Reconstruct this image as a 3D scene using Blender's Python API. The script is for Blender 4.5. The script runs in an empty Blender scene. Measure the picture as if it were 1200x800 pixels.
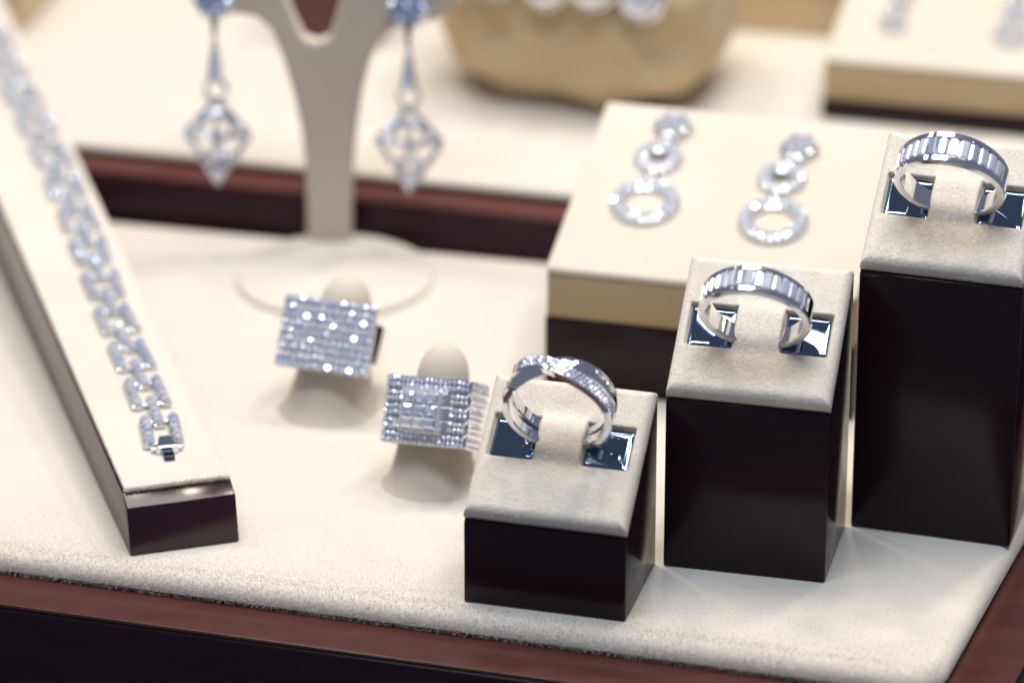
import bpy, bmesh, math, random
import numpy as np
from mathutils import Matrix, Vector
random.seed(7)
rng = np.random.default_rng(7)
MM = 0.001
rad = math.radians

# ------------------------------------------------------------------ camera, light, exposure
F_PX, PITCH, DIST = 5240.0, rad(24.82), 908.7          # focal length in photo pixels, mm to the tray centre
sc = bpy.context.scene
col = sc.collection
cam_d = bpy.data.cameras.new('camera')
cam = bpy.data.objects.new('camera', cam_d)
col.objects.link(cam)
cam.location = (0, -DIST * math.cos(PITCH) * MM, DIST * math.sin(PITCH) * MM)
cam.rotation_euler = (math.pi / 2 - PITCH, 0, 0)
cam_d.sensor_width = 36.0
cam_d.lens = F_PX * 36.0 / 1200.0
cam_d.clip_start, cam_d.clip_end = 0.01, 20.0
cam_d.dof.use_dof = True
cam_d.dof.focus_distance = 0.814
cam_d.dof.aperture_fstop = 8.6
sc.camera = cam

world = bpy.data.worlds.new('World')
sc.world = world
world.use_nodes = True
bg = world.node_tree.nodes['Background']
bg.inputs[0].default_value = (0.68, 0.76, 1.0, 1)
bg.inputs[1].default_value = 0.22

def area(name, loc, target, watts, color, sx, sy, shape='RECTANGLE'):
    d = bpy.data.lights.new(name, 'AREA')
    d.energy, d.color, d.shape, d.size, d.size_y = watts, color, shape, sx, sy
    o = bpy.data.objects.new(name, d)
    col.objects.link(o)
    o.location = loc
    o.rotation_euler = (Vector(target) - Vector(loc)).to_track_quat('-Z', 'Y').to_euler()
    return o
area('overhead_fill', (0.0, 0.05, 0.80), (0.0, 0.03, 0), 4.0, (1.0, 0.94, 0.86), 0.62, 0.26)  # unseen fill panel added overhead for soft light and reflections
for lx, lw in ((-0.42, 0.65), (-0.20, 0.95), (0.06, 0.8), (0.30, 1.15)):        # row of small warm downlights at the back
    area('case_lamp', (lx, 0.21, 0.72), (lx * 0.2, -0.02, 0), lw, (1.0, 0.88, 0.72), 0.065, 0.065, 'DISK')
area('led_strip', (0.0, -0.245, 0.72), (0.0, -0.10, 0), 2.9, (0.74, 0.84, 1.0), 0.46, 0.09)

vs = sc.view_settings
vs.view_transform, vs.look, vs.gamma, vs.use_curve_mapping = 'Standard', 'None', 1.0, False
vs.exposure = -0.12
sc.cycles.use_denoising = True
sc.cycles.max_bounces = 10
sc.cycles.caustics_reflective = False
sc.cycles.sample_clamp_indirect = 6.0

# ------------------------------------------------------------------ pixel -> place (mm)
_c, _s = math.cos(PITCH), math.sin(PITCH)
FW, UP, RT = Vector((0, _c, -_s)), Vector((0, _s, _c)), Vector((1, 0, 0))
EYE = -DIST * FW
def at(px, py, z=0.0, n=None, q=None):
    """photo pixel -> point in mm on the level plane z, or on the plane (n, q)"""
    r = FW + RT * ((px - 600) / F_PX) - UP * ((py - 400) / F_PX)
    n = Vector((0, 0, 1)) if n is None else Vector(n)
    q = Vector((0, 0, z)) if q is None else Vector(q)
    return EYE + r * ((q - EYE).dot(n) / r.dot(n))

# ------------------------------------------------------------------ materials
def mat(name, base, rough=0.5, metallic=0.0, **kw):
    m = bpy.data.materials.new(name)
    m.use_nodes = True
    b = m.node_tree.nodes['Principled BSDF']
    b.inputs['Base Color'].default_value = (*base, 1)
    b.inputs['Roughness'].default_value = rough
    b.inputs['Metallic'].default_value = metallic
    for k, v in kw.items():
        b.inputs[k].default_value = v
    return m
def fabric(name, a, b_, grain=2600.0, bump=0.35, big=45.0, dist=0.00025, stretch=(1, 1, 1)):
    m = mat(name, a, 0.95)
    nt = m.node_tree; N, L = nt.nodes, nt.links
    p = N['Principled BSDF']
    p.inputs['Sheen Weight'].default_value = 0.25
    p.inputs['Sheen Roughness'].default_value = 0.5
    p.inputs['Specular IOR Level'].default_value = 0.1
    tc = N.new('ShaderNodeTexCoord')
    mp = N.new('ShaderNodeMapping'); mp.inputs['Scale'].default_value = stretch
    L.new(tc.outputs['Object'], mp.inputs[0])
    n1 = N.new('ShaderNodeTexNoise'); n1.inputs['Scale'].default_value = grain; n1.inputs['Detail'].default_value = 3
    n2 = N.new('ShaderNodeTexNoise'); n2.inputs['Scale'].default_value = big; n2.inputs['Detail'].default_value = 4
    n3 = N.new('ShaderNodeTexNoise'); n3.inputs['Scale'].default_value = grain * 0.3; n3.inputs['Detail'].default_value = 2
    for n in (n1, n2, n3): L.new(mp.outputs[0], n.inputs['Vector'])
    add = N.new('ShaderNodeMath'); add.operation = 'MULTIPLY_ADD'
    L.new(n1.outputs[0], add.inputs[0]); add.inputs[1].default_value = 0.55
    L.new(n2.outputs[0], add.inputs[2])
    mx = N.new('ShaderNodeMix'); mx.data_type = 'RGBA'
    mr = N.new('ShaderNodeMapRange'); mr.inputs[1].default_value = 0.5; mr.inputs[2].default_value = 1.05
    L.new(add.outputs[0], mr.inputs[0]); L.new(mr.outputs[0], mx.inputs[0])
    mx.inputs[6].default_value = (*b_, 1); mx.inputs[7].default_value = (*a, 1)
    L.new(mx.outputs[2], p.inputs['Base Color'])
    hs = N.new('ShaderNodeMath'); hs.operation = 'ADD'
    L.new(n1.outputs[0], hs.inputs[0]); L.new(n3.outputs[0], hs.inputs[1])
    bp = N.new('ShaderNodeBump'); bp.inputs['Strength'].default_value = bump; bp.inputs['Distance'].default_value = dist
    L.new(hs.outputs[0], bp.inputs['Height']); L.new(bp.outputs[0], p.inputs['Normal'])
    return m
def lacquer(name, a, b_, rough=0.16, spec=0.2):
    m = mat(name, a, rough)
    nt = m.node_tree; N, L = nt.nodes, nt.links; p = N['Principled BSDF']
    p.inputs['Specular IOR Level'].default_value = spec
    tc = N.new('ShaderNodeTexCoord'); mp = N.new('ShaderNodeMapping'); mp.inputs['Scale'].default_value = (30, 260, 420)
    n = N.new('ShaderNodeTexNoise'); n.inputs['Scale'].default_value = 1.0; n.inputs['Detail'].default_value = 6
    L.new(tc.outputs['Object'], mp.inputs[0]); L.new(mp.outputs[0], n.inputs['Vector'])
    mx = N.new('ShaderNodeMix'); mx.data_type = 'RGBA'
    mx.inputs[6].default_value = (*a, 1); mx.inputs[7].default_value = (*b_, 1)
    L.new(n.outputs[0], mx.inputs[0]); L.new(mx.outputs[2], p.inputs['Base Color'])
    n2 = N.new('ShaderNodeTexNoise'); n2.inputs['Scale'].default_value = 180; L.new(tc.outputs['Object'], n2.inputs['Vector'])
    mr = N.new('ShaderNodeMapRange'); mr.inputs[3].default_value = rough * 0.7; mr.inputs[4].default_value = rough * 1.6
    L.new(n2.outputs[0], mr.inputs[0]); L.new(mr.outputs[0], p.inputs['Roughness'])
    return m
def gem(name, tint, body, gloss=0.4):
    m = mat(name, body, 0.06)
    nt = m.node_tree; N, L = nt.nodes, nt.links; p = N['Principled BSDF']
    p.inputs['IOR'].default_value = 2.2
    g = N.new('ShaderNodeBsdfGlossy'); g.inputs['Color'].default_value = (*tint, 1); g.inputs['Roughness'].default_value = 0.08
    mx = N.new('ShaderNodeMixShader'); mx.inputs[0].default_value = gloss
    L.new(p.outputs[0], mx.inputs[1]); L.new(g.outputs[0], mx.inputs[2])
    L.new(mx.outputs[0], N['Material Output'].inputs[0])
    return m
M = dict(
    cream=fabric('cream_suede', (0.81, 0.745, 0.65), (0.75, 0.68, 0.58)),
    stand=fabric('stand_suede', (0.90, 0.82, 0.70), (0.76, 0.685, 0.575), grain=4200, bump=0.6, dist=0.00022, big=300),
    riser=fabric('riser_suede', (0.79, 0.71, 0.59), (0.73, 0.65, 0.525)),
    taupe=fabric('taupe_suede', (0.66, 0.575, 0.48), (0.60, 0.52, 0.43), grain=1800),
    cone=fabric('cone_suede', (0.74, 0.65, 0.53), (0.68, 0.59, 0.47), bump=0.15),
    satin=fabric('tan_satin', (0.76, 0.60, 0.38), (0.64, 0.47, 0.26), grain=900, bump=0.3),
    fibre=mat('suede_fibre', (0.78, 0.73, 0.65), 0.9),
    lacquer=lacquer('dark_lacquer', (0.012, 0.006, 0.010), (0.028, 0.011, 0.014)),
    maroon=lacquer('maroon_lacquer', (0.038, 0.008, 0.014), (0.018, 0.005, 0.012), 0.2),
    ramp=lacquer('ramp_lacquer', (0.040, 0.009, 0.016), (0.018, 0.005, 0.012), 0.16, 0.5),
    edge_wood=lacquer('dark_red_brown_wood', (0.11, 0.036, 0.028), (0.05, 0.016, 0.014), 0.25, 0.4),
    wood=lacquer('red_brown_wood', (0.165, 0.052, 0.038), (0.075, 0.022, 0.018), 0.25, 0.4),
    silver=mat('polished_silver', (0.90, 0.90, 0.93), 0.07, 1.0),
    chrome=mat('chrome', (0.80, 0.84, 0.90), 0.03, 1.0),
    clip=mat('reflection_dark_chrome', (0.22, 0.29, 0.40), 0.03, 1.0),  # chrome darkened in its colour to imitate dark surroundings mirrored in it
    gem_sky=gem('blue_gem', (0.70, 0.80, 1.0), (0.46, 0.56, 0.88), 0.5),
    dark_metal=mat('dark_metal', (0.05, 0.055, 0.075), 0.2, 1.0),
    gem=gem('white_gem', (0.98, 0.98, 1.0), (0.93, 0.94, 1.0), 0.46),
    gem_blue=gem('cool_gem', (0.92, 0.95, 1.0), (0.74, 0.80, 1.0), 0.48),
    gem_grey=gem('grey_gem', (0.85, 0.88, 1.0), (0.46, 0.49, 0.62), 0.55),
    tan=fabric('shade_tan_suede', (0.56, 0.42, 0.25), (0.50, 0.36, 0.20)),  # warm shade on cream riser fabric, put into the colour
    hole_shade=mat('dark_hole_shade', (0.10, 0.06, 0.025), 0.15),  # shade inside the earring hole, given as a dark colour
    pearl=mat('white_pearl', (0.85, 0.84, 0.82), 0.2),
)

# ------------------------------------------------------------------ mesh helpers (all coordinates in mm)
class MB:
    def __init__(s): s.v, s.f = [], []
    def add(s, vs_, fs): 
        o = len(s.v); s.v += [tuple(p) for p in vs_]; s.f += [tuple(i + o for i in f) for f in fs]; return s
    def loft(s, loops, closed=True, cap0=True, cap1=True, wrap=False):
        n = len(loops[0]); vs_ = [p for l in loops for p in l]; fs = []
        m = len(loops)
        for i in range(m if wrap else m - 1):
            for j in range(n if closed else n - 1):
                a, b = i * n + j, i * n + (j + 1) % n
                c, d = ((i + 1) % m) * n + (j + 1) % n, ((i + 1) % m) * n + j
                fs.append((a, b, c, d))
        if not wrap and cap0: fs.append(tuple(range(n - 1, -1, -1)))
        if not wrap and cap1: fs.append(tuple((m - 1) * n + j for j in range(n)))
        return s.add(vs_, fs)
    def tube(s, pts, r, seg=8, wrap=False):
        pts = [Vector(p) for p in pts]; loops = []; n = len(pts)
        rr = r if isinstance(r, (list, tuple)) else [r] * n
        prev = None
        for i, p in enumerate(pts):
            a = pts[(i - 1) % n] if (wrap or i) else p
            b = pts[(i + 1) % n] if (wrap or i < n - 1) else p
            t = (b - a).normalized()
            if prev is None:
                prev = t.orthogonal().normalized()
            x = (prev - t * prev.dot(t)).normalized(); prev = x
            y = t.cross(x)
            loops.append([p + (x * math.cos(2 * math.pi * k / seg) + y * math.sin(2 * math.pi * k / seg)) * rr[i] for k in range(seg)])
        return s.loft(loops, wrap=wrap)
    def build(s, name, m, parent=None, smooth=None, bevel=0, seg=2, matrix=None, link=True):
        me = bpy.data.meshes.new(name)
        vv = [Vector(p) for p in s.v]
        if matrix is not None: vv = [matrix @ p for p in vv]
        me.from_pydata([tuple(p * MM) for p in vv], [], s.f)
        bm = bmesh.new(); bm.from_mesh(me)
        bmesh.ops.recalc_face_normals(bm, faces=bm.faces)
        if bevel:
            bmesh.ops.bevel(bm, geom=list(bm.edges), offset=bevel * MM, segments=seg, profile=0.5, affect='EDGES', clamp_overlap=True)
        bm.to_mesh(me); bm.free()
        me.materials.append(m)
        if smooth is not None:
            me.shade_smooth()
            if smooth < 180:
                me.set_sharp_from_angle(angle=rad(smooth))
        return link_mesh(name, me, parent)
def link_mesh(name, me, parent=None, mx=None):
    o = bpy.data.objects.new(name, me); col.objects.link(o)
    if parent is not None: o.parent = parent
    if mx is not None: o.matrix_basis = mx
    return o
def mm_matrix(mx):
    mx = mx.copy(); mx.translation = mx.translation * MM; return mx
def thing(name, label, cat, mx=None, group=None, kind=None):
    o = bpy.data.objects.new(name, None); col.objects.link(o)
    o.empty_display_size = 0.005
    if mx is not None: o.matrix_world = mm_matrix(mx)
    return tag(o, label, cat, group, kind)
def tag(o, label=None, cat=None, group=None, kind=None):
    if label: o['label'] = label
    if cat: o['category'] = cat
    if group: o['group'] = group
    if kind: o['kind'] = kind
    return o
def frame(o, x=None, y=None, z=None, yaw=None):
    if yaw is not None: return Matrix.Translation(Vector(o)) @ Matrix.Rotation(yaw, 4, 'Z')
    m = Matrix((x, y, z)).transposed().to_4x4(); m.translation = Vector(o); return m
def box8(x0, x1, y0, y1, zf0, zf1, zb0=None, zb1=None):
    zb0 = zf0 if zb0 is None else zb0; zb1 = zf1 if zb1 is None else zb1
    v = [(x0, y0, zf0), (x1, y0, zf0), (x1, y1, zb0), (x0, y1, zb0), (x0, y0, zf1), (x1, y0, zf1), (x1, y1, zb1), (x0, y1, zb1)]
    return MB().add(v, [(0, 3, 2, 1), (4, 5, 6, 7), (0, 1, 5, 4), (1, 2, 6, 5), (2, 3, 7, 6), (3, 0, 4, 7)])
def round_poly(pts, r, seg=5):
    out = []; n = len(pts)
    for i in range(n):
        p, a, b = Vector(pts[i]), Vector(pts[i - 1]), Vector(pts[(i + 1) % n])
        da, db = (a - p).normalized(), (b - p).normalized()
        for k in range(seg + 1):
            t = k / seg
            out.append(p + da * r * (1 - t) ** 2 + db * r * t ** 2)
    return out
def inset(pts, d):
    n = len(pts); out = []
    for i in range(n):
        p, a, b = pts[i], pts[i - 1], pts[(i + 1) % n]
        e1, e2 = (p - a).normalized(), (b - p).normalized()
        n1, n2 = Vector((-e1.y, e1.x)), Vector((-e2.y, e2.x))
        m = (n1 + n2); m = m / max(m.length, 1e-6); k = max(m.dot(n1), 0.4)
        out.append(p + m * d / k)
    return out
def slab(pts, z0, z1, r, seg=5, corner=3.0):
    """rounded-top slab over an anticlockwise outline of 2-D points"""
    base = round_poly([Vector(p) for p in pts], corner)
    loops = [[(p.x, p.y, z0) for p in inset(base, r * .5)], [(p.x, p.y, z0 + (z1 - r - z0) * .5) for p in inset(base, r * .12)]]
    for k in range(seg + 1):
        a = k / seg * math.pi / 2
        lp = inset(base, r * (1 - math.cos(a)) + 0.0)
        loops.append([(p.x, p.y, z1 - r + r * math.sin(a)) for p in lp])
    return MB().loft(loops)
def gem_mesh(name, r, h, m, n=8, table=0.56):
    """round brilliant-like stone: girdle, star ring, table, short pavilion"""
    b = MB(); lp = []
    for rr, zz, off in ((0.35, -h * 0.7, 0), (1.0, -0.02, 0), (1.0, 0.03, 0), (0.80, h * 0.62, 0.5), (table, h, 0)):
        lp.append([(r * rr * math.cos(2 * math.pi * (k + off) / n), r * rr * math.sin(2 * math.pi * (k + off) / n), zz) for k in range(n)])
    b.loft(lp)
    me = bpy.data.meshes.new(name); me.from_pydata([tuple(Vector(p) * MM) for p in b.v], [], b.f); me.materials.append(m)
    return me
def add_gem(b, mx, r, h, n=8, table=0.56):
    lp = []
    for rr, zz, off in ((1.0, -0.05, 0), (1.0, 0.03, 0), (0.80, h * 0.62, 0.5), (table, h, 0)):
        lp.append([mx @ Vector((r * rr * math.cos(2 * math.pi * (k + off) / n), r * rr * math.sin(2 * math.pi * (k + off) / n), zz)) for k in range(n)])
    b.loft(lp)
def jitter(deg):
    return Matrix.Rotation(rad(random.uniform(-deg, deg)), 4, 'X') @ Matrix.Rotation(rad(random.uniform(-deg, deg)), 4, 'Y') @ Matrix.Rotation(random.uniform(0, 6.28), 4, 'Z')
def step_gem(name, lx, ly, h, m):
    """step-cut (baguette) stone, long side x"""
    lp = []
    for k, zz in ((0.80, -h * 0.5), (1.0, 0.0), (1.0, 0.06), (0.80, h * 0.65), (0.52, h)):
        dx, dy = lx / 2 - (1 - k) * ly / 2, ly / 2 * k
        c = 0.12 * ly
        lp.append([(-dx, -dy + c, zz), (-dx + c, -dy, zz), (dx - c, -dy, zz), (dx, -dy + c, zz), (dx, dy - c, zz), (dx - c, dy, zz), (-dx + c, dy, zz), (-dx, dy - c, zz)])
    b = MB().loft(lp)
    me = bpy.data.meshes.new(name); me.from_pydata([tuple(Vector(p) * MM) for p in b.v], [], b.f); me.materials.append(m)
    return me

# ------------------------------------------------------------------ the setting: front tray and rear step
RIM_Z = -4.6
fa, fb = at(0, 676, RIM_Z).xy, at(900, 798, RIM_Z).xy
ra, rb = at(1112, 800, RIM_Z).xy, at(1202, 640, RIM_Z).xy
ba, bb = at(130, 256, 0).xy, at(640, 304, 0).xy
def meet(p, d, q, e):
    den = d.x * e.y - d.y * e.x
    return p + d * (((q - p).x * e.y - (q - p).y * e.x) / den)
fd, rd, bd = (fb - fa).normalized(), (rb - ra).normalized(), (bb - ba).normalized()
FR = meet(fa, fd, ra, rd); BR = meet(ba, bd, ra, rd)
FL = fa - fd * 90; BL = ba - bd * 120
tray = thing('display_tray', None, None, kind='structure')
def outline(o):      # tray outline pushed outwards by o at front and right
    fn = Vector((fd.y, -fd.x)); rn = Vector((rd.y, -rd.x))
    p = meet(fa + fn * o, fd, ra + rn * o, rd); q = meet(ba, bd, ra + rn * o, rd)
    return [FL + fn * o, p, q, BL]
ol = outline(11.5)
MB().loft([[(p.x, p.y, -60) for p in ol], [(p.x, p.y, RIM_Z) for p in ol]]).build('wooden_base', M['lacquer'], tray, bevel=0.6, seg=3, smooth=30)
ol2, ol3 = outline(11.2), outline(-3)
rim_b = MB()
rim = [(FL + Vector((fd.y, -fd.x)) * 11.2), outline(11.2)[1], outline(11.2)[2]]
rin = [(FL - Vector((fd.y, -fd.x)) * 3), outline(-3)[1], outline(-3)[2]]
rim_b.loft([[(a.x, a.y, RIM_Z + 0.004), (a.x, a.y, RIM_Z + 0.9), (b.x, b.y, RIM_Z + 0.7), (b.x, b.y, RIM_Z + 0.004)] for a, b in zip(rim, rin)])
rim_b.build('rim', M['edge_wood'], tray, bevel=0.4, smooth=30)
pad = slab([FL, FR, BR, BL], RIM_Z + 0.75, 0.0, 3.0, seg=8, corner=7).build('suede_pad', M['cream'], tray, smooth=40)
# standing nap along the rounded front edge of the pad
nb = MB()
fn = Vector((fd.y, -fd.x))
LEN = 175.0
def fibres(nb, pos, nrm, ln, w):
    d = (Vector(nrm) + Vector((random.gauss(0, .55), random.gauss(0, .55), random.gauss(0, .45)))).normalized() * ln * random.uniform(.5, 1.2)
    s_ = d.cross(Vector((random.gauss(0, 1), random.gauss(0, 1), random.gauss(0, 1)))).normalized() * w
    p = Vector(pos)
    nb.add([p - s_, p + s_, p + d], [(0, 1, 2)])
for i in range(90000):
    t = random.uniform(-20, LEN)
    if random.random() < 0.30:
        a = random.uniform(-0.15, 1) * math.pi / 2; back = 0.0
    else:
        a = math.pi / 2; back = abs(random.gauss(0, random.choice((4.0, 14.0, 26.0))))
    q = fa + fd * t - fn * (3.0 * (1 - math.cos(a)) + back)
    fibres(nb, (q.x, q.y, -3.0 + 3.0 * math.sin(a) - .03), (fn.x * max(.25, math.cos(a)), fn.y * max(.25, math.cos(a)), math.sin(a) * .8), 0.62 if back < 2 else 0.42, 0.03)
tag(nb.build('nap', M['fibre'], pad), kind='stuff')

STEP_RIM, STEP_Z = 8.0, 11.0
step = thing('display_step', None, None, kind='structure')
sa, sb_ = at(90, 166, STEP_Z).xy, at(668, 226, STEP_Z).xy          # front edge of the rear pad
sd = (sb_ - sa).normalized(); sn = Vector((sd.y, -sd.x))
S0, S1 = sa - sd * 160, sb_ + sd * 190
def strip(o0, o1): return [S0 + sn * o0, S1 + sn * o0, S1 - sn * o1, S0 - sn * o1]
pl = strip(9.4, 330)
MB().loft([[(p.x, p.y, -60) for p in pl], [(p.x, p.y, STEP_RIM) for p in pl]]).build('wooden_base', M['maroon'], step, bevel=0.6, seg=3, smooth=30)
pl = strip(9.1, -1.0)
MB().loft([[(p.x, p.y, STEP_RIM + 0.004) for p in pl], [(p.x, p.y, STEP_RIM + 0.7) for p in pl]]).build('rim', M['wood'], step, bevel=0.25, smooth=30)
slab(strip(0, 328), STEP_RIM + 0.75, STEP_Z, 1.6, corner=5).build('suede_pad', M['cream'], step, smooth=40)

# ------------------------------------------------------------------ ring stands
PADT = 3.0
RISE, DEPTH, WIDTH = 17.6, 23.5, 30.0
SL = math.hypot(RISE, DEPTH); TILT = math.atan2(RISE, DEPTH)
V0, V1, HALF, TONGUE = 10.6, 19.0, 13.0, 4.4
def smooth01(x): 
    x = np.clip(x, 0, 1); return x * x * (3 - 2 * x)
DV = 0.0
def pad_height(u, v):
    v = v - DV * 0; V0, V1 = 10.6 + DV, 19.0 + DV
    r = 1.9
    e = np.minimum(np.minimum(u + WIDTH / 2, WIDTH / 2 - u), np.minimum(v - 0.9, SL - v))
    e = np.clip(e, 0, r); h = PADT - r + np.sqrt(np.maximum(r * r - (r - e) ** 2, 0))
    # the two halves of the clip recess
    m = smooth01((np.minimum(v - V0, V1 - v)) / 0.5 + 0.5) * smooth01((HALF - np.abs(u)) / 0.5 + 0.5) * smooth01((np.abs(u) - TONGUE) / 0.5 + 0.5)
    tong = np.exp(-((v - (V0 + V1) / 2 - 0.5) / 4.2) ** 4) * smooth01((TONGUE + 0.6 - np.abs(u)) / 1.0)
    return h - 1.5 * m + 1.25 * tong
def pad_mesh(seed):
    us = np.linspace(-WIDTH / 2, WIDTH / 2, 121); vv = np.linspace(0.9, SL, 119)
    us[1:-1] = us[1:-1]; U, V = np.meshgrid(us, vv)
    H = pad_height(U, V)
    g = np.random.default_rng(seed)
    H = H + g.normal(0, 0.006, H.shape) * (H > 0.6)
    for _ in range(6):
        cx, cy, w, a = g.uniform(-14, 14), g.uniform(2, 28), g.uniform(2, 6), g.uniform(-.12, .12)
        H = H + a * np.exp(-((U - cx) ** 2 + (V - cy) ** 2) / w ** 2) * (H > 0.6)
    b = MB(); n = U.shape[1]; m_ = U.shape[0]
    b.v = [(U[i, j], V[i, j], H[i, j]) for i in range(m_) for j in range(n)]
    b.f = [(i * n + j, i * n + j + 1, (i + 1) * n + j + 1, (i + 1) * n + j) for i in range(m_ - 1) for j in range(n - 1)]
    # skirt
    edge = [(0, j) for j in range(n)] + [(i, n - 1) for i in range(1, m_)] + [(m_ - 1, j) for j in range(n - 2, -1, -1)] + [(i, 0) for i in range(m_ - 2, 0, -1)]
    o = len(b.v); b.v += [(U[i, j], V[i, j], 0.03) for i, j in edge]
    k = len(edge)
    for q in range(k):
        a0, a1 = edge[q], edge[(q + 1) % k]
        b.f.append((a0[0] * n + a0[1], o + q, o + (q + 1) % k, a1[0] * n + a1[1]))
    b.f.append(tuple(o + q for q in range(k)))
    return b
def plate(u0, u1, seed):
    V0, V1 = 10.6 + DV, 19.0 + DV
    g = np.random.default_rng(seed)
    pts = round_poly([Vector((u0, V0 + 0.15)), Vector((u1, V0 + 0.15)), Vector((u1, V1 - 0.15)), Vector((u0, V1 - 0.15))], 1.3)
    nu, nv = 22, 16; b = MB(); a1, a2, p1, p2 = g.uniform(.07, .16), g.uniform(.05, .12), g.uniform(0, 6), g.uniform(0, 6)
    def z(x, y):
        tx, ty = (x - u0) / (u1 - u0), (y - V0) / (V1 - V0)
        e = min(tx, 1 - tx, ty, 1 - ty)
        return PADT - 1.05 + a1 * math.sin(3.2 * tx + p1) + a2 * math.sin(3.8 * ty + p2 + 1.5 * tx) - 0.28 * max(0, 1 - e / 0.09) ** 2
    grid = []
    for j in range(nv + 1):
        for i in range(nu + 1):
            x = u0 + (u1 - u0) * i / nu; y = V0 + 0.15 + (V1 - V0 - 0.3) * j / nv
            # pull corners round
            cx, cy = (u0 + u1) / 2, (V0 + V1) / 2
            hx, hy = (u1 - u0) / 2, (V1 - V0) / 2 - 0.15
            dx, dy = (x - cx) / hx, (y - cy) / hy
            k = 1 - 0.11 * (abs(dx * dy)) ** 5
            x, y = cx + hx * dx * k, cy + hy * dy * k
            grid.append((x, y, z(x, y)))
    n = nu + 1; b.v = grid + [(p[0], p[1], p[2] - 0.25) for p in grid]
    o = len(grid)
    for j in range(nv):
        for i in range(nu):
            q = (j * n + i, j * n + i + 1, (j + 1) * n + i + 1, (j + 1) * n + i)
            b.f.append(q); b.f.append(tuple(o + t for t in reversed(q)))
    ed = [i for i in range(n)] + [j * n + nu for j in range(1, nv + 1)] + [nv * n + i for i in range(nu - 1, -1, -1)] + [j * n for j in range(nv - 1, 0, -1)]
    for q in range(len(ed)):
        a, c = ed[q], ed[(q + 1) % len(ed)]; b.f.append((a, o + a, o + c, c))
    return b
def ring_stand(bl, br, yaw, h, label, seed, dv=0.0):
    global DV
    DV = dv; V0, V1 = 10.6 + dv, 19.0 + dv
    mid = (at(*bl) + at(*br)) / 2
    t = thing('ring_stand', label, 'ring stand', frame(mid, yaw=rad(yaw)), 'lacquered ring stands of rising height')
    box8(-WIDTH / 2, WIDTH / 2, 0, DEPTH, 0.05, h, 0.05, h + RISE).build('body', M['lacquer'], t, bevel=0.45, seg=3, smooth=35)
    pm = Matrix.Translation((0, 0, h)) @ Matrix.Rotation(TILT, 4, 'X')
    p = pad_mesh(seed).build('suede_pad', M['stand'], t, smooth=180, matrix=None)
    p.matrix_basis = mm_matrix(pm)
    nb = MB()
    for i in range(15000):
        u, v = random.uniform(-14.9, 14.9), random.uniform(1.0, SL - .1)
        if V0 - .1 < v < V1 + .1 and TONGUE - .1 < abs(u) < HALF + .1: continue
        fibres(nb, (u, v, float(pad_height(np.array(u), np.array(v))) - .02), (0.2, -0.9, 0.55), 0.42, 0.028)
    tag(nb.build('nap', M['fibre'], p), kind='stuff')
    for s_ in (-1, 1):
        a, c = sorted((s_ * (TONGUE - 0.1), s_ * HALF))
        pl_ = plate(a, c, seed * 10 + s_ + 1).build('clip_plate', M['clip'], t, smooth=50)
        pl_.matrix_basis = mm_matrix(pm)
    return frame(mid, yaw=rad(yaw)) @ pm, frame(mid, yaw=rad(yaw))
S = {}
S[1] = ring_stand((541, 706), (735, 728), -15.0, 16.2, 'shortest dark lacquer ring stand holding the crossover ring', 1, 2.0)
S[2] = ring_stand((778, 664), (965, 682), -13.2, 33.5, 'middle-height dark lacquer ring stand between the shorter and the taller stand', 2)
S[3] = ring_stand((998, 615), (1181, 643), -16.5, 51.6, 'tallest dark lacquer ring stand with sloping suede top', 3, 0.9)

R_IN, R_OUT = 8.7, 10.25
def ring_frame(k, lean, v=15.2, du=0.0, spin=0.0):
    pm, base = S[k]
    foot = pm @ Vector((du, v, PADT - 1.7))
    X = (base.to_3x3() @ Vector((1, 0, 0))).normalized()
    bk = (base.to_3x3() @ Vector((0, 1, 0))).normalized()
    Zr = (Vector((0, 0, 1)) * math.cos(lean) - bk * math.sin(lean)).normalized()
    Yr = Zr.cross(X)
    return frame(foot, X, Yr, Zr) @ Matrix.Rotation(spin, 4, 'Y')
def band_point(phi, r, y):    # phi from the top, clockwise seen from the front; foot of the ring at the origin
    return Vector((r * math.sin(phi), y, R_OUT + r * math.cos(phi)))
def band(b, width, r_in, r_out, channel=None, centre=None, phi0=-math.pi, phi1=math.pi, n=128, lift=None):
    loops = []; full = abs(phi1 - phi0) > 6.2
    for i in range(n if full else n + 1):
        ph = phi0 + (phi1 - phi0) * i / n
        w = width(ph) / 2; c = centre(ph) if centre else 0.0; l = lift(ph) if lift else 0.0
        d, cw = channel(ph) if channel else (0.0, 0.5)
        ri, ro = r_in + l * 0.6, r_out + l
        e = 0.22
        pr = [(-w + e, ri), (-w, ri + e), (-w, ro - e), (-w + e, ro)]
        if channel: pr += [(-w * cw - .02, ro), (-w * cw, ro - d - 0.001), (w * cw, ro - d - 0.001), (w * cw + .02, ro)]
        else: pr += [(-w * .45, ro + 0.14), (0, ro + .18), (w * .45, ro + 0.14)]
        pr += [(w - e, ro), (w, ro - e), (w, ri + e), (w - e, ri)]
        loops.append([band_point(ph, r, y + c) for y, r in pr])
    b.loft(loops, wrap=full)
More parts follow.
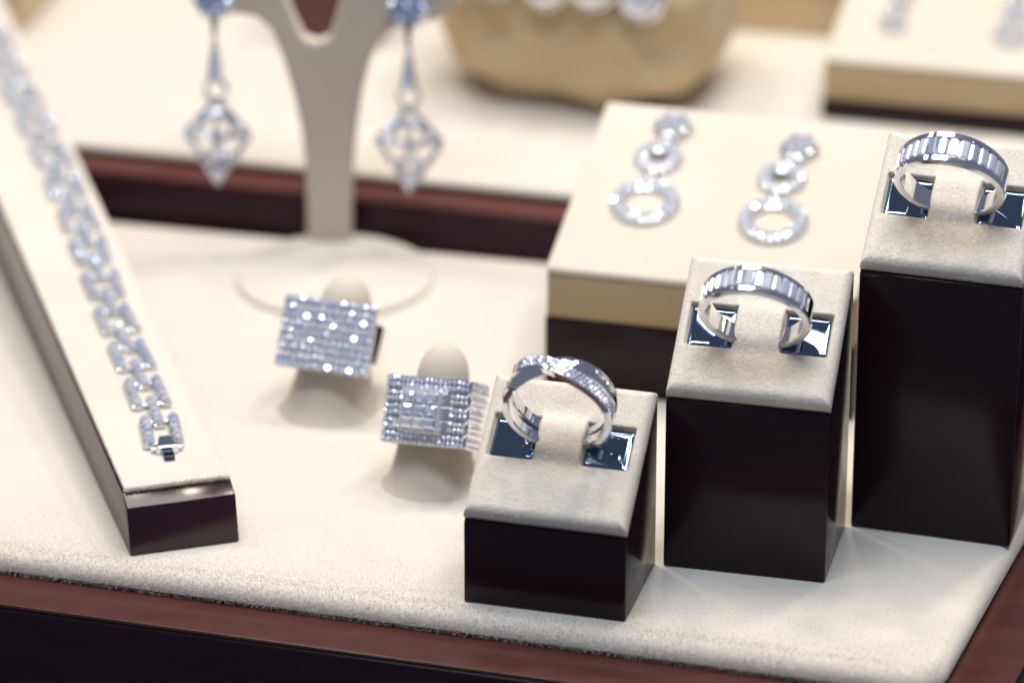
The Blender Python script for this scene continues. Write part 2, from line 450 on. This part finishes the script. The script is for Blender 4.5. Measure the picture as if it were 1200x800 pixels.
def baguette_ring(k, lean, label, nst, arc, w_top, spin, v):
    t = thing('baguette_ring', label, 'ring', ring_frame(k, lean, v=v, spin=spin), 'silver baguette band rings')
    def width(ph): return w_top - (w_top - 3.4) * (smooth01(np.array(abs(ph) / math.pi)) ** 0.8)
    def chan(ph):
        return (0.75 if abs(ph) < arc + 0.02 else 0.0, 0.66)
    b = MB(); band(b, width, R_IN, R_OUT, chan, n=180); b.build('band', M['silver'], t, smooth=35)
    ln = w_top * 0.66; pitch = 2 * arc / nst
    for i in range(nst):
        ph = -arc + pitch * (i + 0.5)
        tw = pitch * (R_OUT - .3) * 0.95
        me = step_gem('stone', width(ph) * .655, tw, 0.42, M[random.choice(('gem', 'gem', 'gem_blue', 'gem_grey'))])
        z = Vector((math.sin(ph), 0, math.cos(ph))); x = Vector((0, 1, 0)); y = z.cross(x)
        mx = frame(band_point(ph, R_OUT - 0.36, 0), x, y, z) @ Matrix.Rotation(rad(random.uniform(-7, 7)), 4, 'X') @ Matrix.Rotation(rad(random.uniform(-4, 4)), 4, 'Y')
        link_mesh('stone', me, t, mm_matrix(mx))
    return t
baguette_ring(2, rad(32), 'silver baguette ring held in the middle-height ring stand', 14, rad(68), 5.6, rad(2), 13.2)
baguette_ring(3, rad(34), 'silver baguette ring held in the tallest ring stand', 12, rad(68), 6.4, rad(1), 14.8)
# crossover ring
t = thing('crossover_ring', 'silver crossover ring with stone-set strand over a plain polished strand', 'ring', ring_frame(1, rad(22), v=17.5, spin=rad(2)))
def swing(ph, sgn): return sgn * 1.75 * math.tanh(2.0 * math.sin(ph - 0.0 + 0.22))
wA = lambda ph: 3.1 - 0.9 * smooth01(np.array(abs(ph) / math.pi))
wB = lambda ph: 2.9 - 0.8 * smooth01(np.array(abs(ph) / math.pi))
liftA = lambda ph: 0.75 * math.exp(-(ph + 0.2) ** 2 / 0.25)
b = MB(); band(b, wB, R_IN, R_OUT - 0.2, None, lambda ph: swing(ph, 1), n=160); b.build('plain_strand', M['silver'], t, smooth=40)
b = MB(); band(b, wA, R_IN + .05, R_OUT - 0.1, lambda ph: (0.3 if -0.75 < ph < 1.55 else 0.0, 0.8), lambda ph: swing(ph, -1), n=200, lift=liftA); sA = b.build('set_strand', M['silver'], t, smooth=35)
g = MB()
for row in (-1, 0, 1):
    for i in range(26):
        ph = -0.72 + 0.088 * i + (0.044 if row == 0 else 0)
        z = Vector((math.sin(ph), 0, math.cos(ph))); x = Vector((0, 1, 0)); y = z.cross(x)
        c = swing(ph, -1)
        add_gem(g, frame(band_point(ph, R_OUT - 0.30 + liftA(ph), c + row * wA(ph) * .27), x, y, z) @ jitter(9), 0.43, 0.30, n=8)
tag(g.build('pave_stones', M['gem_blue'], sA), kind='stuff')

# ------------------------------------------------------------------ bracelet ramp leaning on the rear step
A = rad(16.6); TH = rad(3.7)
u2 = Vector((math.cos(A), math.sin(A), 0)); h2 = Vector((-math.sin(A), math.cos(A), 0))
D2 = (h2 * math.cos(TH) + Vector((0, 0, 1)) * math.sin(TH)); N2 = u2.cross(D2)
ramp_o = at(153, 652) 
RM = frame(ramp_o + Vector((0, 0, 0.1)), u2, D2, N2)
RW, RT_, RL = 20.6, 9.6, 238.0
ramp = thing('bracelet_ramp', 'long dark lacquer bracelet ramp with cream suede top leaning on the rear step', 'display ramp', RM)
prof = [(0.0, 0.0), (2.6, RT_ - 1.0), (6.6, RT_ + 0.2), (RL, RT_ + 0.2), (RL, 0.0)]     # front face leans back, then a sloping lip
MB().loft([[(0, y, z) for y, z in prof], [(RW, y, z) for y, z in prof]]).build('body', M['ramp'], ramp, bevel=0.35, seg=2, smooth=35)
rp = slab([Vector((0.5, 6.4)), Vector((RW + 0.05, 6.4)), Vector((RW + 0.05, RL - 1)), Vector((0.5, RL - 1))], RT_ + 0.21, RT_ + 0.8, 0.4, corner=0.8).build('suede_pad', M['cream'], ramp, smooth=40)
nb = MB()
for i in range(5000):
    x = random.uniform(0.6, RW - .6)
    fibres(nb, (x, 6.5 + random.uniform(0, .7), RT_ + random.uniform(.4, .8)), (0, -1, 0.2), 0.9, 0.035)
for i in range(5000):
    fibres(nb, (random.choice((0.6, RW - .6)), random.uniform(6.5, 120), RT_ + random.uniform(.5, .8)), (random.choice((-.6, .6)), 0, .6), 0.5, 0.03)
tag(nb.build('nap', M['fibre'], rp), kind='stuff')

# bracelet lying along the ramp: path traced in photo pixels on the ramp's top plane
top_q = RM @ Vector((0, 0, RT_ + 0.82))
inv = RM.inverted()
path = [inv @ at(px, py, n=N2, q=top_q) for px, py in ((196, 530), (183, 490), (158, 430), (133, 370), (111, 310), (88, 250), (64, 195), (38, 140), (12, 88), (-30, 5))]
def path_at(s):
    for a, b_ in zip(path, path[1:]):
        l = (b_ - a).length
        if s <= l: return a.lerp(b_, s / l), (b_ - a).normalized()
        s -= l
    return path[-1], (path[-1] - path[-2]).normalized()
total = sum((b_ - a).length for a, b_ in zip(path, path[1:]))
brc = thing('bracelet', 'white stone link bracelet stretched along the suede ramp', 'bracelet', RM)
stone_b = [gem_mesh('stone', 1.08, 0.95, M['gem']), gem_mesh('stone', 1.08, 0.95, M['gem']), gem_mesh('stone', 1.08, 0.95, M['gem_blue'])]
Z0 = RT_ + 0.82
def bar(s0, off, n, pitch=2.15):
    c0, d0 = path_at(s0 + n * pitch / 2)
    x = Vector((d0.y, -d0.x, 0)).normalized()
    fr = frame(Vector((c0.x, c0.y, Z0)) + x * off, x, Vector((d0.x, d0.y, 0)).normalized(), Vector((0, 0, 1))) @ Matrix.Rotation(rad(random.uniform(-4, 4)), 4, 'Z')
    b = MB(); L_ = n * pitch / 2
    b.loft([[(k * -1.05, -L_ * j, z), (k * 1.05, -L_ * j, z), (k * 1.15, -L_ * j * .8, z), (k * 1.15, L_ * j * .8, z), (k * 1.05, L_ * j, z), (k * -1.05, L_ * j, z), (k * -1.15, L_ * j * .8, z), (k * -1.15, -L_ * j * .8, z)] for k, j, z in ((.9, .96, 0), (1, 1, .6), (.95, .98, 1.0))])
    l = b.build('link', M['silver'], brc, bevel=0.2)
    l.matrix_basis = mm_matrix(fr)
    for i in range(n):
        mx = Matrix.Translation((0, -L_ + pitch * (i + .5), 1.0)) @ jitter(10)
        link_mesh('stone', random.choice(stone_b), l, mm_matrix(mx))
    return fr
s = 1.5; prev = None
while s < total - 14:
    for o in (-2.7, 2.7): bar(s, o, 5)
    bar(s + 7.4, 0.0, 5)
    for q in (1.0, 9.4):
        c0, d0 = path_at(s + q); x = Vector((d0.y, -d0.x, 0)).normalized()
        c0 = Vector((c0.x, c0.y, Z0 + .5))
        MB().tube([c0 - x * 2.7, c0, c0 + x * 2.7], 0.5).build('pin', M['silver'], brc, smooth=60)
    s += 15.2
c0, d0 = path_at(0.0); dy = Vector((d0.x, d0.y, 0)).normalized(); x = Vector((dy.y, -dy.x, 0))
fr = frame(Vector((c0.x, c0.y, Z0)), x, dy, Vector((0, 0, 1)))
cl = MB().loft([[(-2.2, -0.6, 0), (2.2, -0.6, 0), (1.4, 3.2, 0), (-1.4, 3.2, 0)], [(-2.0, -0.4, 1.5), (2.0, -0.4, 1.5), (1.1, 3.0, 2.1), (-1.1, 3.0, 2.1)]]).build('clasp', M['chrome'], brc, bevel=0.25)
cl.matrix_basis = mm_matrix(fr)
tb = box8(-1.0, 1.0, -3.2, -0.3, 0.02, 1.0).build('tab', M['dark_metal'], cl, bevel=0.2)
tb = MB().tube([(-3.0, 0.4, .7), (3.0, 0.4, .7)], 0.35).build('pin', M['chrome'], cl, smooth=60)

# ------------------------------------------------------------------ finger cones with square-faced rings
def cone_stand(base_px, tip_px, r0, r1, lean_back, label):
    base = at(*base_px)
    # tip lies on the vertical plane through the base, shifted back
    hgt = 29.0
    tip = None
    q = base + Vector((0, lean_back, 0))
    tip = at(*tip_px, n=(0, 1, 0), q=q)
    ax = (tip - base); H = ax.length; axn = ax.normalized()
    t = thing('finger_cone', label, 'ring holder', Matrix.Translation(base), 'suede finger cones')
    b = MB(); loops = []
    n = 40
    for i in range(29):
        k = i / 28.0
        if k < 0.72:
            kk = k / 0.72; r = r0 + (r1 - r0) * (kk ** 0.85)
            if kk < 0.10: r += 0.9 * (1 - kk / 0.10) ** 2
        else:
            kk = (k - 0.72) / 0.28; r = r1 * math.sqrt(max(0.0, 1 - kk ** 2.3)) + 0.02
        c = ax * k
        # lower loops level with the tray, upper loops square to the axis
        bl_ = min(1.0, k / 0.35)
        nrm = (Vector((0, 0, 1)) * (1 - bl_) + axn * bl_).normalized()
        xx = (Vector((1, 0, 0)) - nrm * nrm.x).normalized(); yy = nrm.cross(xx)
        loops.append([c + (xx * math.cos(2 * math.pi * j / n) + yy * 0.86 * math.sin(2 * math.pi * j / n)) * r for j in range(n)])
    b.loft(loops)
    b.build('cone', M['cone'], t, smooth=60)
    return base, axn, H
def face_ring(corners, depth_from, axn, name, label, builder, group, yaw):
    """ring whose square face is set by its four photo corners on the plane that holds the finger's axis direction"""
    TL, TR, BR_, BL_ = corners
    cx, cy = sum(p[0] for p in corners) / 4, sum(p[1] for p in corners) / 4
    # face plane: contains the finger axis and the sideways direction given by the top edge
    zz = axn
    c = at(cx, cy, n=(0, 1, 0), q=depth_from)
    x = Vector((math.cos(yaw), math.sin(yaw), 0)); x = (x - zz * x.dot(zz)).normalized()
    n = x.cross(zz)
    P4 = [at(*p, n=n, q=c) for p in corners]
    w = ((P4[1] - P4[0]).length + (P4[2] - P4[3]).length) / 2; h = ((P4[3] - P4[0]).length + (P4[2] - P4[1]).length) / 2
    n = zz.cross(x)          # towards the back
    fr = frame(c, x, n, zz)
    t = thing(name, label, 'ring', fr, group)
    builder(t, w, h)
    return t
def shank(t, w, h, r, y0):
    # open band from the face round the finger
    b = MB(); loops = []
    for i in range(49):
        a = rad(-56) + rad(292) * i / 48.0
        k = abs(i / 24.0 - 1); hw = h / 2 * (0.40 + 0.25 * k ** 2)
        cx_, sx_ = math.cos(a), math.sin(a)
        loops.append([(r * cx_, y0 + r * sx_, -hw), ((r + 1.1) * cx_, y0 + (r + 1.1) * sx_, -hw), ((r + 1.1) * cx_, y0 + (r + 1.1) * sx_, hw), (r * cx_, y0 + r * sx_, hw)])
    b.loft(loops)
    b.build('band', M['silver'], t, smooth=35)
def pave_face(t, w, h):
    box8(-w / 2, w / 2, 0.0, 1.6, -h / 2, h / 2).build('face_plate', M['gem_blue'], t, bevel=0.3)
    rows, cols = 9, 13
    for j in range(rows):
        b = MB()
        zc = -h / 2 + h * (j + .5) / rows
        for i in range(cols):
            xc = -w / 2 + w * (i + .5) / cols
            mx = frame((xc, -0.02, zc), (1, 0, 0), (0, 0, 1), (0, -1, 0)) @ jitter(20)
            add_gem(b, mx, min(w / cols, h / rows) * .50, 0.55)
        b.build('stone_row', M['gem'] if j % 2 else M['gem_blue'], t)
    shank(t, w, h, 8.6, 8.9)
def ribbed_face(t, w, h):
    rows = 5; pitch = h / rows
    box8(-w / 2 + .2, w / 2 - .2, 0.7, 2.2, -h / 2 + .1, h / 2 - .1).build('face_plate', M['silver'], t, bevel=0.2)
    for j in range(rows):
        z0, z1 = -h / 2 + pitch * j + .13, -h / 2 + pitch * (j + 1) - .13
        # rib across the face that folds back along both sides
        o = [(-w / 2 + 1.4, 9.5), (-w / 2 - .2, 1.4), (-w / 2, 0.2), (w / 2, 0.2), (w / 2 + .25, 1.0), (w / 2 - .2, 9.5)]
        i_ = [(-w / 2 + 2.4, 9.5), (-w / 2 + .8, 2.2), (-w / 2 + 1.0, 1.6), (w / 2 - 1.0, 1.6), (w / 2 - .4, 2.2), (w / 2 - 1.2, 9.5)]
        b = MB().loft([[(a[0], a[1], z0), (a[0], a[1], z1), (c[0], c[1], z1), (c[0], c[1], z0)] for a, c in zip(o, i_)])
        rb_ = b.build('rib', M['silver'], t, bevel=0.15)
        gm = MB(); n = 18
        for i in range(n):
            xc = -w / 2 + w * (i + .5) / n
            if 1 <= j <= 3 and abs(xc) < w * .26: continue
            for zq in (.27, .73):
                add_gem(gm, frame((xc, 0.18, z0 + (z1 - z0) * zq), (1, 0, 0), (0, 0, 1), (0, -1, 0)) @ jitter(20), w / n * .5, 0.3)
        for i in range(8):      # stones carried on round the visible side
            for zq in (.27, .73):
                pc = Vector((w / 2 + .27, 0.8, 0)).lerp(Vector((w / 2 - .15, 9.2, 0)), i / 7)
                add_gem(gm, frame((pc.x, pc.y, z0 + (z1 - z0) * zq), (0, 1, 0), (0, 0, 1), (1, 0, 0)) @ jitter(20), w / n * .45, 0.25)
        gm.build('stone_row', M['gem'] if j % 2 else M['gem_blue'], rb_)
    for s_ in (-1, 1):      # side walls behind the ribs
        xo = s_ * (w / 2 - .45)
        box8(min(xo, xo - s_ * .7), max(xo, xo - s_ * .7), 1.2, 9.4, -h / 2 + .2, h / 2 - .2).build('side_wall', M['silver'], t, bevel=.15)
    q = w * .48
    st = box8(-q / 2, q / 2, -2.6, 1.0, -q / 2, q / 2).build('centre_setting', M['gem'], t, bevel=0.3)
    me = [step_gem('stone', q * .28, q * .275, 0.8, M['gem']), step_gem('stone', q * .28, q * .275, 0.8, M['gem_blue'])]
    for i in (-1, 0, 1):
        for j in (-1, 0, 1):
            link_mesh('stone', random.choice(me), st, mm_matrix(frame((i * q * .29, -2.62, j * q * .29), (1, 0, 0), (0, 0, 1), (0, -1, 0)) @ Matrix.Rotation(rad(random.uniform(-8, 8)), 4, 'X') @ Matrix.Rotation(rad(random.uniform(-8, 8)), 4, 'Y')))
    shank(t, w, h, 7.6, 9.0)
b1, ax1, H1 = cone_stand((385, 480), (411, 322), 9.0, 5.2, 13.0, 'beige suede finger cone wearing the flat all-over stone ring')
b2, ax2, H2 = cone_stand((505, 566), (524, 401), 8.6, 5.0, 13.0, 'beige suede finger cone wearing the ribbed ring with raised square')
m1 = b1 + ax1 * H1 * .5 + Vector((0, -8.2, 0)); m2 = b2 + ax2 * H2 * .5 + Vector((0, -8.6, 0))
face_ring(((337, 346), (448, 358), (424, 443), (318, 426)), m1, ax1, 'pave_ring', 'square-faced ring covered in rows of tiny white stones on a finger cone', pave_face, 'square-faced rings on finger cones', rad(-14))
face_ring(((455, 436), (555, 447), (539, 526), (444, 518)), m2, ax2, 'ribbed_ring', 'square-faced ring of stone-set ribs round a raised square of stones', ribbed_face, 'square-faced rings on finger cones', rad(-25))

# ------------------------------------------------------------------ risers (sloping boxes for earrings)
def riser(fl, yaw, w, d, h0, h1, rise, label, z=0.0, group='suede earring risers'):
    base = at(*fl, z=z)
    fm = frame(base, yaw=rad(yaw))
    t = thing('earring_riser', label, 'display riser', fm, group)
    box8(0, w, 0, d, 0.05, h0, 0.05, h0 + rise * .97).build('base', M['lacquer'], t, bevel=0.4, smooth=35)
    box8(0.3, w - .3, 0.3, d - .3, h0 + .06, h1 - 1.5, h0 + rise * .97 + .06, h1 + rise - 1.5).build('skirt', M['tan'], t, bevel=0.5, seg=2, smooth=50)  # upholstered sides, their shade carried by the tan colour
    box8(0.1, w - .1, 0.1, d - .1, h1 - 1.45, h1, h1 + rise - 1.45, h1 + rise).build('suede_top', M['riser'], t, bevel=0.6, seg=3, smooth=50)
    x = fm.to_3x3() @ Vector((1, 0, 0)); y = (fm.to_3x3() @ Vector((0, d, rise))).normalized()
    n = x.cross(y); q = fm @ Vector((0, 0, h1))
    return x, y, n, q
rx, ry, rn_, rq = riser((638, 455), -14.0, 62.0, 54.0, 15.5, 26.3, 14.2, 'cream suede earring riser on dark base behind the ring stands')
def annulus(b, ro, ri, th, c, n=40):
    loops = []
    for i in range(n):
        a = 2 * math.pi * i / n; ca, sa_ = math.cos(a), math.sin(a)
        loops.append([(c[0] + r * ca, c[1] + r * sa_, z) for r, z in ((ri, .15), (ro, .15), (ro, th * .6), (ro * .75 + ri * .25, th), (ro * .3 + ri * .7, th), (ri, th * .6))])
    b.loft(loops, wrap=True)
def stone_ring(b, r, n, rs, z, c):
    for i in range(n):
        a = 2 * math.pi * i / n
        add_gem(b, Matrix.Translation((c[0] + r * math.cos(a), c[1] + r * math.sin(a), z)) @ jitter(14), rs, 0.55)
def circle_earring(x, y, n, q, pts, label, group, k=1.0):
    """drop earring of three linked rounds lying on the sloping top; pts: photo pixels of stud, middle, big round"""
    P = [at(px, py, n=n, q=q + n * 0.05) for px, py in pts]
    fm = frame(P[2], x, y, n); iv = fm.inverted(); L = [iv @ p for p in P]
    t = thing('circle_earring', label, 'earring', fm, group)
    for nm, c, ro, ri, th in (('big_circle', L[2], 7.0 * k, 4.0 * k, 1.5), ('middle_circle', L[1], 5.0 * k, 1.9 * k, 1.5)):
        b = MB(); annulus(b, ro, ri, th, c); o = b.build(nm, M['gem'], t, smooth=45)
        gb = MB(); w = ro - ri
        stone_ring(gb, ri + w * .30, int(2 * math.pi * (ri + w * .3) / (w * .46)), w * .23, th - .1, c)
        stone_ring(gb, ri + w * .74, int(2 * math.pi * (ri + w * .74) / (w * .46)), w * .23, th - .25, c)
        tag(gb.build('pave_stones', M['gem'], o), kind='stuff')
        if nm == 'middle_circle':
            cb = MB().loft([[(c[0] + 1.85 * k * r * math.cos(2 * math.pi * i / 20), c[1] + 1.85 * k * r * math.sin(2 * math.pi * i / 20), z) for i in range(20)] for r, z in ((1, .2), (1, .6), (.7, .9), (.2, 1.0))])
            cb.build('shaded_centre', M['hole_shade'], o, smooth=60)  # added dark disc standing for the shade in the hole
    c = L[0]; b = MB(); annulus(b, 3.9 * k, 0.2, 1.6, c); o = b.build('stud', M['silver'], t, smooth=45)
    me = gem_mesh('stone', 1.4 * k, 1.0, M['gem'])
    link_mesh('stone', me, o, mm_matrix(Matrix.Translation((c[0], c[1], 1.7)) @ jitter(6)))
    for i in range(6):
        a = i * math.pi / 3
        link_mesh('stone', me, o, mm_matrix(Matrix.Translation((c[0] + 2.7 * k * math.cos(a), c[1] + 2.7 * k * math.sin(a), 1.5)) @ jitter(14)))
    for a_, b_ in ((L[0], L[1]), (L[1], L[2])):
        m_ = a_.lerp(b_, .5)
        b = MB(); pts_ = [(m_[0] + 1.3 * math.cos(i * math.pi / 6), m_[1] + 1.3 * math.sin(i * math.pi / 6), 1.6) for i in range(12)]
        b.tube(pts_, 0.4, wrap=True); b.build('link', M['silver'], t, smooth=60)
circle_earring(rx, ry, rn_, rq, ((789, 153), (772, 188), (756, 240)), 'linked-circle drop earring lying nearer the forked earring stand on the cream riser', 'linked-circle earrings on the riser')
circle_earring(rx, ry, rn_, rq, ((937, 178), (916, 212), (906, 262)), 'linked-circle drop earring lying nearer the tallest ring stand on the cream riser', 'linked-circle earrings on the riser')

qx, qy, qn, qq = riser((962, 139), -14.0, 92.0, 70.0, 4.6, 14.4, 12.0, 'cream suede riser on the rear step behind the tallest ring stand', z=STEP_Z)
circle_earring(qx, qy, qn, qq, ((1066, -8), (1054, 10), (1046, 32)), 'small drop earring alone in the middle of the rear riser', 'earrings on the rear riser', 0.5)
circle_earring(qx, qy, qn, qq, ((1196, -2), (1189, 20), (1184, 46)), 'small drop earring near the outer end of the rear riser', 'earrings on the rear riser', 0.62)
b = at(838, 34, z=STEP_Z)
t = thing('suede_block', 'shade-tinted suede block on the rear step between the cushion and the rear riser', 'display block', frame(b, yaw=rad(-12)))
box8(0, 44, 0, 40, 0.05, 30).build('block', M['satin'], t, bevel=1.2, seg=3, smooth=40)  # beige upholstery with its shade put into the tan colour
b = at(-60, 36, z=STEP_Z)
t = thing('suede_block', 'tan suede block on the rear step beside the ramp', 'display block', frame(b, yaw=rad(-12)))
box8(0, 17.5, 0, 40, 0.05, 30).build('block', M['satin'], t, bevel=1.2, seg=3, smooth=40)
b = at(335, 50, z=STEP_Z)
t = thing('lacquer_block', 'low maroon lacquer block behind the earring stand', 'display block', frame(b, yaw=rad(-10)))
box8(0, 22, 0, 18, 0.05, 24).build('block', M['wood'], t, bevel=0.8, seg=3, smooth=40)

# ------------------------------------------------------------------ satin cushion with a bracelet round it
pa, pb = at(512, 112, z=STEP_Z), at(806, 148, z=STEP_Z)
cw_ = (pb - pa).length; cyaw = math.atan2((pb - pa).y, (pb - pa).x)
fm = frame((pa + pb) / 2, yaw=cyaw)
cush = thing('satin_cushion', 'tan satin cushion on the rear step with a bracelet round it', 'cushion', fm)
b = MB(); loops = []
HW, HD, HH = cw_ / 2 + 3, 24.0, 23.0
for i in range(41):
    a = -math.pi / 2 + math.pi * i / 40
    loop = []
    for j in range(56):
        c_ = 2 * math.pi * j / 56
        sp = lambda v, e: math.copysign(abs(v) ** e, v)
        ca = sp(math.cos(a), .32); x = HW * sp(math.sin(a), .5)
        pinch = 1 - 0.25 * (abs(x) / HW) ** 3
        y = HD * ca * sp(math.cos(c_), .62) * pinch; z = HH * ca * sp(math.sin(c_), .7) * pinch
        wob = 0.9 * math.sin(x * .33 + z * .22) + 0.8 * math.sin(z * .42 - x * .17 + 1.0) + 0.5 * math.sin(x * .8 + z * .5)
        loop.append((x, 19 + y + wob, 22.4 + z + wob * .4))
    loops.append(loop)
b.loft(loops); b.build('cushion', M['satin'], cush, smooth=180)
bm_ = thing('stone_bracelet', 'bracelet of large white stones wrapped over the satin cushion', 'bracelet', fm)
me = gem_mesh('stone', 5.2, 2.6, M['gem'], n=10)
for i in range(5):
    x = -24 + i * 11.0
    o = MB(); annulus(o, 5.6, 3.2, 2.0, (0, 0)); 
    ctr = frame((x, 19 - 24.6, 31.0 + (1.2 if i % 2 else 0)), (1, 0, 0), (0, .35, .94), (0, -.94, .35))
    st = o.build('setting', M['silver'], bm_, smooth=45); st.matrix_basis = mm_matrix(ctr)
    link_mesh('stone', me, st, mm_matrix(Matrix.Translation((0, 0, 1.2)) @ jitter(10)))
for i in range(4):
    x = -18.5 + i * 11.0
    b = MB(); b.tube([(x + 1.8 * math.cos(k * math.pi / 5), 19 - 24.4, 31.3 + 1.8 * math.sin(k * math.pi / 5)) for k in range(10)], .5, wrap=True); b.build('link', M['silver'], bm_, smooth=60)

# ------------------------------------------------------------------ earring stand with two pendant earrings
disc_c = at(392, 327)
colb = at(387, 287)
es = thing('earring_stand', 'taupe forked earring stand on a round suede foot', 'earring stand', Matrix.Translation(disc_c))
lp = []
for r, z in ((20.6, .05), (20.9, .6), (20.6, 1.3), (19.8, 1.7), (0.5, 1.9)):
    lp.append([(r * math.cos(2 * math.pi * k / 64), r * math.sin(2 * math.pi * k / 64), z) for k in range(64)])
MB().loft(lp).build('foot', M['cream'], es, smooth=50)
pn = Vector((0.10, 1, 0)).normalized()
pq = colb + Vector((0, 0, 1.0))
left = [(361, 292), (361, 240), (359, 190), (354, 145), (345, 105), (333, 65), (320, 32), (303, 17), (280, 13), (258, 16), (238, 10), (222, -12), (212, -50), (214, -95), (226, -130), (246, -140), (266, -125), (282, -100)]
notch = [(312, -60), (332, -14), (346, 20), (357, 42), (372, 47), (386, 42), (394, 18), (402, -14), (416, -60)]
right = [(450, -110), (468, -128), (490, -140), (512, -128), (530, -95), (540, -50), (541, -14), (528, 8), (506, 22), (484, 28), (462, 30), (445, 45), (433, 72), (424, 108), (418, 150), (414, 195), (412, 240), (412, 292)]
pts = [at(px, py, n=pn, q=pq) - disc_c for px, py in left + notch + right]
# smooth the outline once
th = pn * 4.2
b = MB().loft([[p - th * .5 for p in pts], [p + th * .5 for p in pts]])
plate_o = b.build('forked_plate', M['taupe'], es, bevel=0.0, smooth=30)
bv = plate_o.modifiers.new('bevel', 'BEVEL'); bv.width = 0.7 * MM; bv.segments = 2; bv.limit_method = 'ANGLE'; bv.angle_limit = rad(50)

def pendant(px, py, label):
    o = at(px, py, n=pn, q=pq - pn * 3.1)
    X = Vector((pn.y, -pn.x, 0)); fm = frame(o, X, pn, Vector((0, 0, 1)))
    t = thing('pendant_earring', label, 'earring', fm, 'long pendant earrings hanging on the stand')
    t.scale = (1.06, 1.06, 1.06)
    G = M['gem_blue']; GS = M['gem_sky']
    lp = []
    for r, y in ((3.9, 1.0), (4.1, 0.2), (3.8, -.3)):
        lp.append([(r * math.cos(2 * math.pi * k / 24), y, r * math.sin(2 * math.pi * k / 24)) for k in range(24)])
    stud = MB().loft(lp).build('stud', M['silver'], t, smooth=40)
    me = gem_mesh('stone', 1.45, 1.1, GS)
    face = frame((0, 0, 0), (1, 0, 0), (0, 0, 1), (0, -1, 0))
    for i in range(7):
        a = i * math.pi / 3; r = 2.8 if i else 0.0
        link_mesh('stone', me, stud, mm_matrix(Matrix.Translation((r * math.cos(a), -.35, r * math.sin(a))) @ face @ jitter(10)))
    MB().tube([(0, 0, -3.6), (0, -.1, -5.2), (0, 0, -7.6)], [.9, .6, .4]).build('connector', M['dark_metal'], t, smooth=60)
    bar_ = MB().loft([[(-.4, -.5, -7.2), (.4, -.5, -7.2), (.4, .5, -7.2), (-.4, .5, -7.2)], [(-1.8, -.6, -16.6), (1.8, -.6, -16.6), (1.8, .6, -16.6), (-1.8, .6, -16.6)], [(-.9, -.5, -17.6), (.9, -.5, -17.6), (.9, .5, -17.6), (-.9, .5, -17.6)]]).build('drop_bar', M['silver'], t, bevel=.15)
    gb = MB()
    for i in range(7):
        k = i / 6; add_gem(gb, Matrix.Translation((0, -.6, -8.2 - 8 * k)) @ face @ jitter(12), .42 + 1.0 * k, .5)
    tag(gb.build('pave_stones', GS, bar_), kind='stuff')
    rp_ = [(2.15 * math.sin(k * math.pi / 10), 0, -19.0 + 2.15 * math.cos(k * math.pi / 10)) for k in range(20)]
    MB().tube(rp_, .55, wrap=True).build('small_hoop', M['silver'], t, smooth=60)
    # lozenge
    fr = MB(); gb = MB()
    def qb(a, c, b_, n=12): return [tuple(Vector(a) * (1 - i / n) ** 2 + Vector(c) * 2 * (i / n) * (1 - i / n) + Vector(b_) * (i / n) ** 2) for i in range(n + 1)]
    curves = []
    for s_ in (-1, 1):
        curves += [qb((0, 0, -20.9), (s_ * 2.3, 0, -23.6), (s_ * 6.5, 0, -28.2)), qb((s_ * 6.5, 0, -28.2), (s_ * 3.6, 0, -32.5), (0, 0, -38.6)),
                   qb((s_ * 6.5, 0, -28.2), (s_ * 3.2, 0, -28.2), (0, 0, -29.6)), qb((0, 0, -24.6), (s_ * 2.9, 0, -23.8), (s_ * 3.0, 0, -27.8)),
                   qb((0, 0, -29.6), (s_ * .3, 0, -32.6), (s_ * 3.4, 0, -33.2)), qb((s_ * 1.2, 0, -33.2), (s_ * .9, 0, -35.5), (0, 0, -37.6))]
    curves.append([(0, 0, -24.4), (0, 0, -27), (0, 0, -29.6)])
    for c in curves: fr.tube(c, .72, 6)
    loz = fr.build('lozenge', M['silver'], t, smooth=60)
    for c in curves:
        for p in c[::2]: add_gem(gb, Matrix.Translation(Vector(p) + Vector((0, -.45, 0))) @ face @ jitter(16), .68, .5)
    add_gem(gb, Matrix.Translation((0, -.6, -28.2)) @ face, 1.2, .7); add_gem(gb, Matrix.Translation((0, -.5, -24.0)) @ face, .9, .6)
    tag(gb.build('pave_stones', M['gem_grey'], loz), kind='stuff')
pendant(250, 0, 'long pendant earring hanging on the stand arm nearer the bracelet ramp')
pendant(478, 9, 'long pendant earring hanging on the stand arm nearer the satin cushion')
